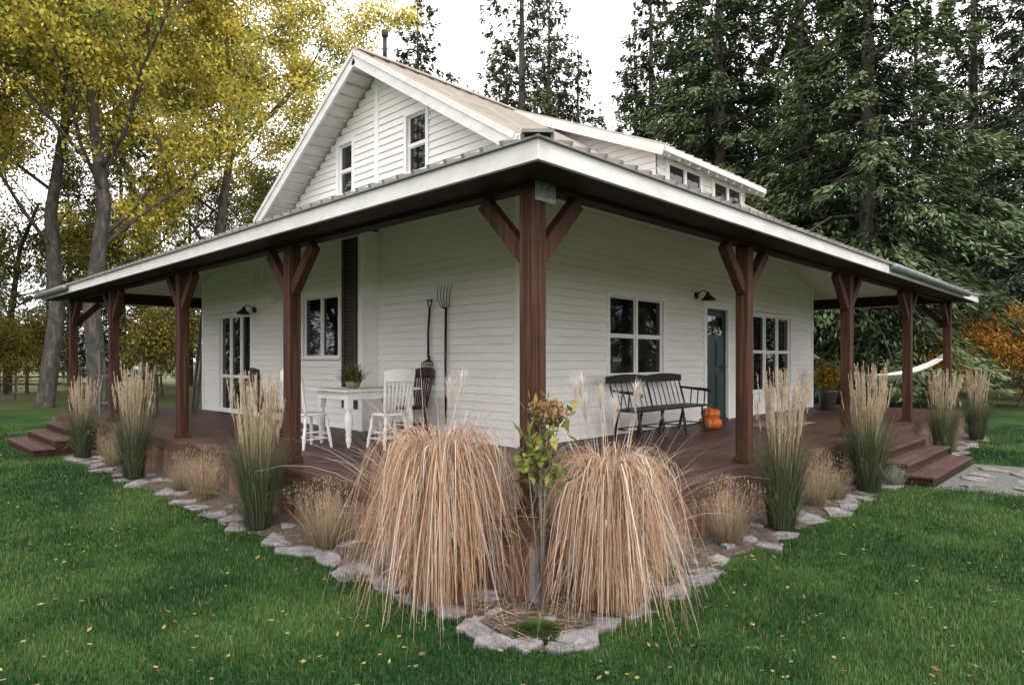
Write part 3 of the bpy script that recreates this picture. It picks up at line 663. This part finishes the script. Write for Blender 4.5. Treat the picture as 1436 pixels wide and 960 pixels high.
# ================================================================ GARDEN PLANTS
def disk(n, r, x=0, y=0, z=0.03):
    a = R.uniform(0,6.28,n); rr = r*np.sqrt(R.rand(n)); return np.column_stack([x+rr*np.cos(a), y+rr*np.sin(a), np.full(n,z)]), a
def maiden(name, x, y, hgt, plumes=0, ws=1.0):
    q = NP(); n = 1900; B_, a = disk(n, .15); az = a+R.normal(0,.7,n)
    up = hgt*(.22+.70*R.rand(n)**.75); arc = R.uniform(.10,.30,n)*(.5+.5*up/hgt); drop = R.rand(n)**1.25
    tail = np.maximum((up+arc*.25)*drop-.05, .03)
    Lt = up+arc+tail; lean = np.abs(R.normal(0,.085,n)); A_ = np.clip(R.normal(2.9,.18,n), 2.2, 3.13); kink = R.uniform(.05,.22,n); ph = R.uniform(0,6.28,n)
    def angf(t):
        s_ = np.clip((t[None]*Lt[:,None]-up[:,None]*.8)/(arc+up*.2)[:,None], 0, 1); s_ = s_*s_*(3-2*s_)
        return lean[:,None]+(A_-lean)[:,None]*s_+np.sin(t[None]*11+ph[:,None])*kink[:,None]
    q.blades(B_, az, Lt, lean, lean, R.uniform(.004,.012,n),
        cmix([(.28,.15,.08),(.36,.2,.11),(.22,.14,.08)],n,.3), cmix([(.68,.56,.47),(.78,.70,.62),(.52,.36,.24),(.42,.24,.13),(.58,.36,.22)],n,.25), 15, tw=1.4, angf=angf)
    n = 800; B_, a = disk(n, .24); q.blades(B_, a+R.normal(0,.6,n), hgt*R.uniform(.2,.8,n), R.uniform(0,.25,n), R.uniform(.3,2.2,n), R.uniform(.004,.009,n),
        cmix([(.3,.17,.09),(.4,.26,.15)],n,.3), cmix([(.5,.33,.2),(.66,.52,.40)],n,.2), 8)
    n = 150; B_, a = disk(n, .14); q.blades(B_, a+R.normal(0,.4,n), hgt*R.uniform(.85,1.25,n), R.uniform(.02,.32,n), R.uniform(.4,1.7,n), R.uniform(.004,.010,n),
        cmix([(.4,.26,.15)],n,.3), cmix([(.76,.67,.6),(.6,.46,.34)],n,.2), 9)
    for i in range(plumes):
        a = R.uniform(0,6.28); b0 = np.array([[.10*math.cos(a), .10*math.sin(a), .05]]); le = R.uniform(.0,.10)
        Lh = R.uniform(1.3,1.52); q.blades(b0, np.array([a]), np.array([Lh]), np.array([le]), np.array([.06]), np.array([.007]), np.array([[.4,.3,.2]]), np.array([[.5,.42,.33]]), 6)
        k = 120; tt = R.rand(k); tip = b0[0]+np.array([math.cos(a)*math.sin(le+.02), math.sin(a)*math.sin(le+.02), math.cos(le+.02)])*Lh
        B2 = tip[None]+np.column_stack([R.normal(0,.003,k),R.normal(0,.003,k),-.08+tt*.14]); a2 = a+R.normal(0,.9,k)
        q.blades(B2, a2, R.uniform(.10,.22,k)*(1.1-tt*.5), R.uniform(.0,.4,k), R.uniform(.2,1.3,k), np.full(k,.0032), cmix([(.62,.55,.48)],k), cmix([(.78,.75,.71),(.66,.62,.58)],k), 5)
    V,F,C,_ = q.get(); o = npmesh(name, V, F, C, ['dry']); o.location = (x,y,0); o.scale = (ws,ws,1); return o
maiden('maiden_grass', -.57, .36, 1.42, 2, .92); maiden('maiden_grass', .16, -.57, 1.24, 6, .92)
def reed_mesh(hgt=1.45, nst=85):
    q = NP(); n = 600; B_, a = disk(n, .12); q.blades(B_, a+R.normal(0,.5,n), hgt*R.uniform(.4,.68,n), R.uniform(.0,.16,n), R.uniform(.05,1.1,n)**1.3, R.uniform(.005,.009,n),
        cmix([(.035,.052,.028),(.05,.07,.035)],n,.25), cmix([(.09,.115,.06),(.19,.18,.11),(.07,.095,.05)],n,.25), 6)
    n2 = 110; B_, a = disk(n2, .13); q.blades(B_, a, hgt*R.uniform(.3,.55,n2), R.uniform(.1,.4,n2), R.uniform(1.0,2.2,n2), R.uniform(.005,.009,n2), cmix([(.06,.08,.04)],n2), cmix([(.3,.27,.17),(.12,.15,.07)],n2), 7)
    n = nst; B_, a = disk(n, .10); le = R.uniform(0,.14,n); Lh = hgt*R.uniform(.70,1.0,n)
    q.blades(B_, a, Lh, le, np.full(n,.03), np.full(n,.005), cmix([(.2,.2,.08)],n), cmix([(.5,.38,.22)],n), 4)
    for i in range(n):
        k = 50; tt = R.rand(k); dv = np.array([math.cos(a[i])*math.sin(le[i]+.015), math.sin(a[i])*math.sin(le[i]+.015), math.cos(le[i]+.015)])
        B2 = B_[i][None] + dv[None]*(Lh[i]-.28+.29*tt[:,None]); a2 = R.uniform(0,6.28,k)
        q.blades(B2, a2, R.uniform(.03,.07,k)*(1.2-tt*.7), R.uniform(.1,.45,k), R.uniform(-.2,.2,k), np.full(k,.006), cmix([(.46,.36,.25),(.52,.42,.3)],k), cmix([(.66,.56,.44),(.52,.43,.31)],k), 2)
    V,F,C,_ = q.get(); return npmesh('feather_reed_grass', V, F, C, ['dry'], link=False)
rm = [reed_mesh(1.5), reed_mesh(1.5), reed_mesh(1.38, 65)]
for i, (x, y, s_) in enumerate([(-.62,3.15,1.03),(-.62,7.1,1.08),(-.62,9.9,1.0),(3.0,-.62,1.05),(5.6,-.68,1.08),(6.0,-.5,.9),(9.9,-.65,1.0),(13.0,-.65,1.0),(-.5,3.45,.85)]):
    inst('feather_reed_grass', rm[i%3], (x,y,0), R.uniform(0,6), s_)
def airy_mesh(hgt, pal0, pal1, n=420, r=.12):
    q = NP(); B_, a = disk(n, r); q.blades(B_, a+R.normal(0,.4,n), hgt*R.uniform(.5,1.05,n), R.uniform(.05,.6,n), R.uniform(-.1,.7,n), R.uniform(.003,.006,n), cmix(pal0,n,.25), cmix(pal1,n,.2), 5)
    k = 1000; az = R.uniform(0,6.28,k); le = R.uniform(.0,.6,k); rr = hgt*R.uniform(.6,1.15,k)
    P = np.column_stack([rr*np.sin(le)*np.cos(az), rr*np.sin(le)*np.sin(az), rr*np.cos(le)]); Dv = unit(P+R.normal(0,.15,(k,3))); Sd = unit(np.cross(Dv,R.normal(0,1,(k,3))))
    q.rhomb(P, Dv, Sd, R.uniform(.012,.035,k), R.uniform(.003,.007,k), cmix(pal1,k,.25)); V,F,C,_ = q.get(); return npmesh('tufted_grass', V, F, C, ['dry'], link=False)
am = airy_mesh(.62, [(.12,.11,.05),(.24,.18,.1)], [(.40,.30,.19),(.5,.39,.27)], 260); am2 = airy_mesh(.45, [(.1,.11,.05),(.2,.16,.08)], [(.38,.28,.17),(.3,.25,.15)], 260)
for x, y, s_ in [(-.5,2.05,.97),(-.48,4.9,1.0),(-.5,5.6,.8),(-.5,8.5,1.0),(2.1,-.48,.96),(4.3,-.5,1.0),(4.8,-.55,.8),(10.6,-.6,.9)]:
    inst('tufted_hair_grass', am if s_ > .95 else am2, (x,y,0), R.uniform(0,6), s_*.95)
sm_ = airy_mesh(.42, [(.10,.12,.09),(.16,.18,.14)], [(.26,.28,.24),(.36,.36,.33)], 420, .16)
for x, y, s_ in [(.82,-.52,.95),(-.58,1.0,.6),(1.15,-.52,.6),(6.3,-.8,.6)]: inst('silver_lavender', sm_, (x,y,0), R.uniform(0,6), s_)
q = NP(); n = 5000; B_, a = disk(n, .15); rr = np.hypot(B_[:,0],B_[:,1]); B_[:,2] = .05*(1-(rr/.15)**2); q.blades(B_, a, R.uniform(.015,.045,n), R.uniform(0,.9,n), R.uniform(0,.6,n), np.full(n,.004), cmix([(.03,.06,.015)],n), cmix([(.09,.13,.035),(.06,.10,.03)],n), 2)
V,F,C,_ = q.get(); o = npmesh('moss_mound', V, F, C, ['grass']); o.location = (-.56,-.56,0.01)
q = NP(); n = 500; P = np.column_stack([R.uniform(-.72,1.3,n), R.uniform(-.72,-.3,n), np.full(n,.05)]); sw = R.rand(n) < .5; P[sw] = P[sw][:,[1,0,2]]; az = R.uniform(0,6.28,n)
Dv = np.column_stack([np.cos(az),np.sin(az),R.uniform(-.05,.15,n)]); Sd = np.column_stack([-np.sin(az),np.cos(az),R.uniform(-.3,.3,n)]); q.rhomb(P, Dv, Sd, R.uniform(.05,.2,n), R.uniform(.004,.01,n), cmix([(.4,.3,.2),(.3,.2,.12)],n,.3)); V,F,C,_ = q.get(); npmesh('plant_litter', V, F, C, ['dry'])
hy = empty('hydrangea_shrub', (-.33,-.38,0)); s = MB()
s.tube([(0,0,0),(.01,0,.4),(-.01,.01,.85),(0,0,1.15)], [.013,.011,.01,.008], 'greywood', 8)
for i in range(7):
    a = R.uniform(0,6.28); s.tube([(0,0,.05*i),(math.cos(a)*.04,math.sin(a)*.04,.45),(math.cos(a)*.10,math.sin(a)*.10,.9+R.rand()*.2)], [.007,.005,.003], 'greywood', 5)
tips = []
for i in range(18):
    a = R.uniform(0,6.28); z0 = R.uniform(.66,1.12); le = R.uniform(.06,.30); tipp = (math.cos(a)*le*.5, math.sin(a)*le*.5, z0+R.uniform(.10,.34)); s.tube([(0,0,z0),(tipp[0]*.5,tipp[1]*.5,z0+.08),tipp], [.006,.005,.003], 'greywood', 5); tips.append(tipp)
s.obj('stems', hy); q = NP()
for tpp in tips:
    n = 15; P = np.array(tpp)[None]+R.normal(0,.045,(n,3)); Dv = unit(P-np.array([0,0,.8])[None]+R.normal(0,.3,(n,3))-np.array([0,0,.15])); Sd = unit(np.cross(Dv,R.normal(0,.4,(n,3))+np.array([0,0,1])))
    q.rhomb(P, Dv, Sd, R.uniform(.06,.11,n), R.uniform(.03,.055,n), cmix([(.13,.17,.04),(.24,.26,.06),(.36,.30,.09),(.09,.12,.03)],n,.25))
    if tpp[2] > 1.2:
        n = 170; P = np.array(tpp)[None]+np.array([0,0,.05])+unit(R.normal(0,1,(n,3)))*R.uniform(.3,1,(n,1))*np.array([.085,.085,.04]); Dv = unit(R.normal(0,1,(n,3))); Sd = unit(np.cross(Dv,R.normal(0,1,(n,3))))
        q.rhomb(P, Dv, Sd, R.uniform(.015,.028,n), R.uniform(.014,.022,n), cmix([(.42,.18,.12),(.45,.28,.18),(.35,.13,.09),(.4,.36,.2)],n,.2))
V,F,C,_ = q.get(); o = npmesh('leaves', V, F, C, ['leaf']); o.parent = hy

# ================================================================ TREES
def tube_np(q, path, rad, n, mi):
    mb = MB(); mb.tube(path, rad, 'bark', n); V = np.array(mb.v); F = np.array([f for f in mb.f if len(f) == 4]); q.add(V, F, np.full((len(V),3), .1), mi)
def conifer(hgt, rad, nbr, per, base=.1, pal=((.022,.038,.018),(.062,.092,.040),(.145,.18,.088)), dens=1.0, droop=.35, pwr=.85):
    q = NP(); sway = R.uniform(-.3,.3,2)
    tube_np(q, [(0,0,-.2),(sway[0]*.3,sway[1]*.3,hgt*.3),(sway[0]*.6,sway[1]*.6,hgt*.65),(sway[0],sway[1],hgt)], [hgt*.015,hgt*.011,hgt*.006,.02], 8, 1)
    for i in range(nbr):
        u = (i+R.rand())/nbr; h = hgt*(base+(1-base)*u**1.05); rel = (h-hgt*base)/(hgt*(1-base))
        L = rad*((1-rel)**pwr)*R.uniform(.55,1.2)*min(1, .55+rel*4)+.25; az = i*2.39996+R.normal(0,.4)
        up = -.25+.75*rel+R.normal(0,.10); sag = droop*(1-rel*.7)
        ca, sa = math.cos(az), math.sin(az)
        if i % 2 == 0:
            tube_np(q, [(0,0,h),(ca*L*.5,sa*L*.5,h+L*(up*.5-sag*.25)),(ca*L*.92,sa*L*.92,h+L*(up*.92-sag*.85))], [.05*(1-rel)+.015,.03*(1-rel)+.01,.006], 4, 1)
        k = int(per*dens*(L/rad)**1.2)+14
        nt_ = max(5, int(L*5)); tw_s = R.rand(nt_)**.6; tw_l = R.uniform(-1,1,nt_); ti = R.randint(0,nt_,k)
        s_ = np.clip(tw_s[ti]+R.normal(0,.035,k), 0, 1.05); lw = L*.30*np.sin(np.pi*np.clip(s_*.9+.08,.02,1))**.7
        lt = tw_l[ti]*lw*R.rand(k)**.5; r = L*s_
        z = h+L*(up*s_-sag*s_**2)-np.abs(lt)*.3-R.rand(k)**2*.45*(L/rad+.3)+R.normal(0,.03,k)
        P = np.column_stack([ca*r-sa*lt, sa*r+ca*lt, z])
        dirv = unit(np.column_stack([ca*(.7)-sa*np.sign(lt)*.5+R.normal(0,.25,k), sa*(.7)+ca*np.sign(lt)*.5+R.normal(0,.25,k), -.45+R.normal(0,.25,k)]))
        Sd = unit(np.cross(dirv, R.normal(0,.5,(k,3))+np.array([0,0,1.0])))
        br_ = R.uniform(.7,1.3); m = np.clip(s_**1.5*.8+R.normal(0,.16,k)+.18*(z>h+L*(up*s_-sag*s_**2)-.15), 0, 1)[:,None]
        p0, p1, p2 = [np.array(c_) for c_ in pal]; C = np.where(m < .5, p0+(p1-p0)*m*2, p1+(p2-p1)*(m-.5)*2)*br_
        q.rhomb(P, dirv, Sd, R.uniform(.20,.45,k)*(.6+.4*L/rad), R.uniform(.05,.115,k), C)
    V,F,C,MI = q.get(); return npmesh('conifer', V, F, C, ['needle','bark'], MI, link=False)
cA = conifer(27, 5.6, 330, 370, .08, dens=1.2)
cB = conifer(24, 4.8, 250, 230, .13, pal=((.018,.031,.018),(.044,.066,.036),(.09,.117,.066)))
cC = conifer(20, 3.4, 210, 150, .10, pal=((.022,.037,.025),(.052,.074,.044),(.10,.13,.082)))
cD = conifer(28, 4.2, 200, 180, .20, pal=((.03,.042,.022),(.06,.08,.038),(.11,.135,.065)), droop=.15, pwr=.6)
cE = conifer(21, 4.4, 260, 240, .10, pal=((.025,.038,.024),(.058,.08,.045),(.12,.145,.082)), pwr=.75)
def put(name, me, px, d, sc=1, parent=None, rz=None, scz=None):
    x, y = W(px, d); return inst(name, me, (x,y,0), R.uniform(0,6.28) if rz is None else rz, sc, parent, scz)
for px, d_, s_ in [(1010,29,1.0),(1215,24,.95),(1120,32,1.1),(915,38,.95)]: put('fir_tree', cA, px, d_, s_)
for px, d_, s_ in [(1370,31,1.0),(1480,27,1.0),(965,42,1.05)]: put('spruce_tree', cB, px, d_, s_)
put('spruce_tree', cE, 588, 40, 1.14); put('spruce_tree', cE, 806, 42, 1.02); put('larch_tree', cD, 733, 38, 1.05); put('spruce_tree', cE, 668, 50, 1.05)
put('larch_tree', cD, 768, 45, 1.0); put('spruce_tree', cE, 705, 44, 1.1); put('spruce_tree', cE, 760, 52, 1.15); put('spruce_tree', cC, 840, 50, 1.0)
def broad(hgt, crown_r, z0, nleaf, pal, spread=1.0, lsz=(.10,.2), bark='barkp', trunk_r=.22, sg=.38, keepf=.85):
    q = NP(); tips = []
    def grow(p, d, L, r, lev):
        path = [p]; rad = [r]; c = Vector(p); dd = Vector(d)
        for i in range(4):
            dd = (dd + Vector(R.normal(0,.13,3)) + Vector((0,0,.06))).normalized(); c = c + dd*L/4; path.append(tuple(c)); rad.append(r*(1-.17*(i+1)))
            if lev >= 1: tips.append((tuple(c), lev))
        tube_np(q, path, rad, 8 if lev == 0 else 5, 1)
        if lev < 3:
            for i in range([10,5,4][lev]):
                t = R.uniform(.35,1) if lev else R.uniform(.22,1); j = min(int(t*4), 3); a = Vector(path[j]).lerp(Vector(path[j+1]), t*4-j)
                az = R.uniform(0,6.28); el = R.uniform(.05,.85); nd = (Vector((math.cos(az)*math.cos(el), math.sin(az)*math.cos(el), math.sin(el)))*spread + dd*.35).normalized()
                grow(tuple(a), nd, L*([.48,.55,.55][lev])*R.uniform(.7,1.15), max(r*([.30,.42,.42][lev])*(1-.4*t),.012), lev+1)
    grow((0,0,-.1), (R.normal(0,.03),R.normal(0,.03),1), hgt*.82, trunk_r, 0)
    T = np.array([t_[0] for t_ in tips]); keep = (T[:,2] > z0) & (R.rand(len(T)) < keepf); T = T[keep]
    shade = R.uniform(.6,1.25,len(T)); pidx = R.rand(len(T))
    ci = R.randint(0,len(T),nleaf); P = T[ci]+R.normal(0,1,(nleaf,3))*np.array([sg,sg,sg*.6]); Dv = unit(R.normal(0,1,(nleaf,3))+np.array([0,0,-.5])); Sd = unit(np.cross(Dv,R.normal(0,1,(nleaf,3))))
    pal = np.array(pal); k = np.clip(pidx[ci]*.7+R.rand(nleaf)*.3,0,.999)*len(pal); C = pal[k.astype(int)]*shade[ci][:,None]*R.uniform(.8,1.2,(nleaf,1))
    q.rhomb(P, Dv, Sd, R.uniform(*lsz,nleaf), R.uniform(lsz[0]*.6,lsz[1]*.7,nleaf), C)
    V,F,C,MI = q.get(); return npmesh('broadleaf', V, F, C, ['leaf',bark], MI, link=False)
ypal = [(.10,.14,.035),(.24,.26,.05),(.50,.44,.08),(.66,.54,.09),(.68,.58,.14),(.48,.43,.09)]
yA = broad(17, 5, 3.6, 60000, ypal, sg=.32, keepf=.70, trunk_r=.30, lsz=(.09,.18)); yB = broad(16, 5, 3.4, 60000, ypal, sg=.32, keepf=.70, trunk_r=.30, lsz=(.09,.18))
gY = broad(13, 4, 2.5, 30000, [(.05,.075,.025),(.10,.125,.03),(.22,.22,.05),(.34,.30,.06)])
for i, (px, d_, s_) in enumerate([(62,23,1.0),(140,22,1.05),(300,27,1.0),(-40,24,1.0),(205,34,1.1),(-160,26,1)]): put('yellow_birch_tree', (yA,yB)[i%2], px, d_, s_)
for px, d_, s_ in [(10,32,.9),(330,33,.75),(395,38,.85)]: put('autumn_aspen_tree', gY, px, d_, s_)
bushO = broad(3.6, 1.6, .3, 7000, [(.34,.14,.02),(.50,.23,.03),(.54,.31,.06),(.25,.16,.05)], lsz=(.08,.15), trunk_r=.05, spread=1.2)
bushY = broad(3.2, 1.6, .3, 7000, [(.09,.11,.03),(.24,.21,.04),(.38,.31,.06),(.14,.13,.04)], lsz=(.08,.15), trunk_r=.05, spread=1.2)
for px, d_, s_ in [(1378,22,.85),(1425,23,.85),(1160,26,.6)]: put('orange_maple_bush', bushO, px, d_, s_)
for px, d_, s_ in [(20,27,.9),(200,26,1.0),(228,30,1.2),(1240,27,.6),(60,33,1.1),(-60,28,1.2)]: put('yellow_shrub', bushY, px, d_, s_)
fo = empty('background_forest')
for i in range(20):
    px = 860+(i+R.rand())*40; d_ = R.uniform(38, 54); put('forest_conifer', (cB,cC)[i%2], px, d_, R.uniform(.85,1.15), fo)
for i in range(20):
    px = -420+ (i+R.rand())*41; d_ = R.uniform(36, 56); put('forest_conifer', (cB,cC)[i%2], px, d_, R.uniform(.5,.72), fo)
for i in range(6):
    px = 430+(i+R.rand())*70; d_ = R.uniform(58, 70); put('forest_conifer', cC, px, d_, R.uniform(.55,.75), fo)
for i in range(20):  # unseen conifers added beside the view to darken what the windows reflect
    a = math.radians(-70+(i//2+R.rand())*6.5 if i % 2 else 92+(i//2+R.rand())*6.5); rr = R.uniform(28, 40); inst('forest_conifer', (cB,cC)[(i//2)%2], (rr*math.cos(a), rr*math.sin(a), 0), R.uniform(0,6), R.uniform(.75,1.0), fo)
fn = MB(); A = np.array(W(-260, 30)); B = np.array(W(150, 34)); nf = 10
for i in range(nf+1):
    p = A+(B-A)*i/nf; fn.tube([(p[0],p[1],0),(p[0],p[1],1.25)], [.08,.07], 'greywood', 8)
    if i < nf:
        p2 = A+(B-A)*(i+1)/nf
        for z in (.45,.8,1.12): fn.tube([(p[0],p[1],z),((p[0]+p2[0])/2,(p[1]+p2[1])/2,z+R.uniform(-.03,.03)),(p2[0],p2[1],z)], .05, 'greywood', 6)
fn.obj('rail_fence')

# ================================================================ LIGHT / CAMERA
w = bpy.data.worlds.new('World'); S.world = w; w.use_nodes = True; N = w.node_tree.nodes; L = w.node_tree.links; N.clear()
o = N.new('ShaderNodeOutputWorld'); bg = N.new('ShaderNodeBackground'); sk = N.new('ShaderNodeTexSky'); sk.sky_type = 'NISHITA'; sk.sun_disc = False
sk.sun_elevation = math.radians(50); sk.dust_density = 4; sk.air_density = 1.5
hs = N.new('ShaderNodeHueSaturation'); hs.inputs['Saturation'].default_value = 0.12; hs.inputs['Value'].default_value = 1.0
mx = N.new('ShaderNodeMix'); mx.data_type = 'RGBA'; mx.inputs[0].default_value = 0.8; mx.inputs[7].default_value = (28.5,27.6,27.8,1)
L.new(sk.outputs[0], hs.inputs['Color']); L.new(hs.outputs[0], mx.inputs[6]); L.new(mx.outputs[2], bg.inputs[0]); L.new(bg.outputs[0], o.inputs[0])
bg.inputs[1].default_value = 0.12
sl = bpy.data.lights.new('sun', 'SUN'); sl.energy = 1.5; sl.angle = math.radians(20); sl.color = (1,.96,.9)
so = bpy.data.objects.new('sun', sl); S.collection.objects.link(so)
az, el = math.radians(250), math.radians(50)
dv = Vector((math.cos(az)*math.cos(el), math.sin(az)*math.cos(el), math.sin(el))); so.rotation_euler = dv.to_track_quat('Z','Y').to_euler()
sk.sun_rotation = math.radians(90)-az
cd = bpy.data.cameras.new('camera'); co = bpy.data.objects.new('camera', cd); S.collection.objects.link(co); S.camera = co
co.location = (CAM[0], CAM[1], H); co.rotation_euler = (math.radians(90), 0, math.radians(-45.8)); cd.sensor_width = 36; cd.lens = 36*921/1436; cd.shift_y = 23/1436; cd.clip_end = 1500
S.view_settings.view_transform = 'Standard'; S.view_settings.look = 'None'; S.view_settings.exposure = 0
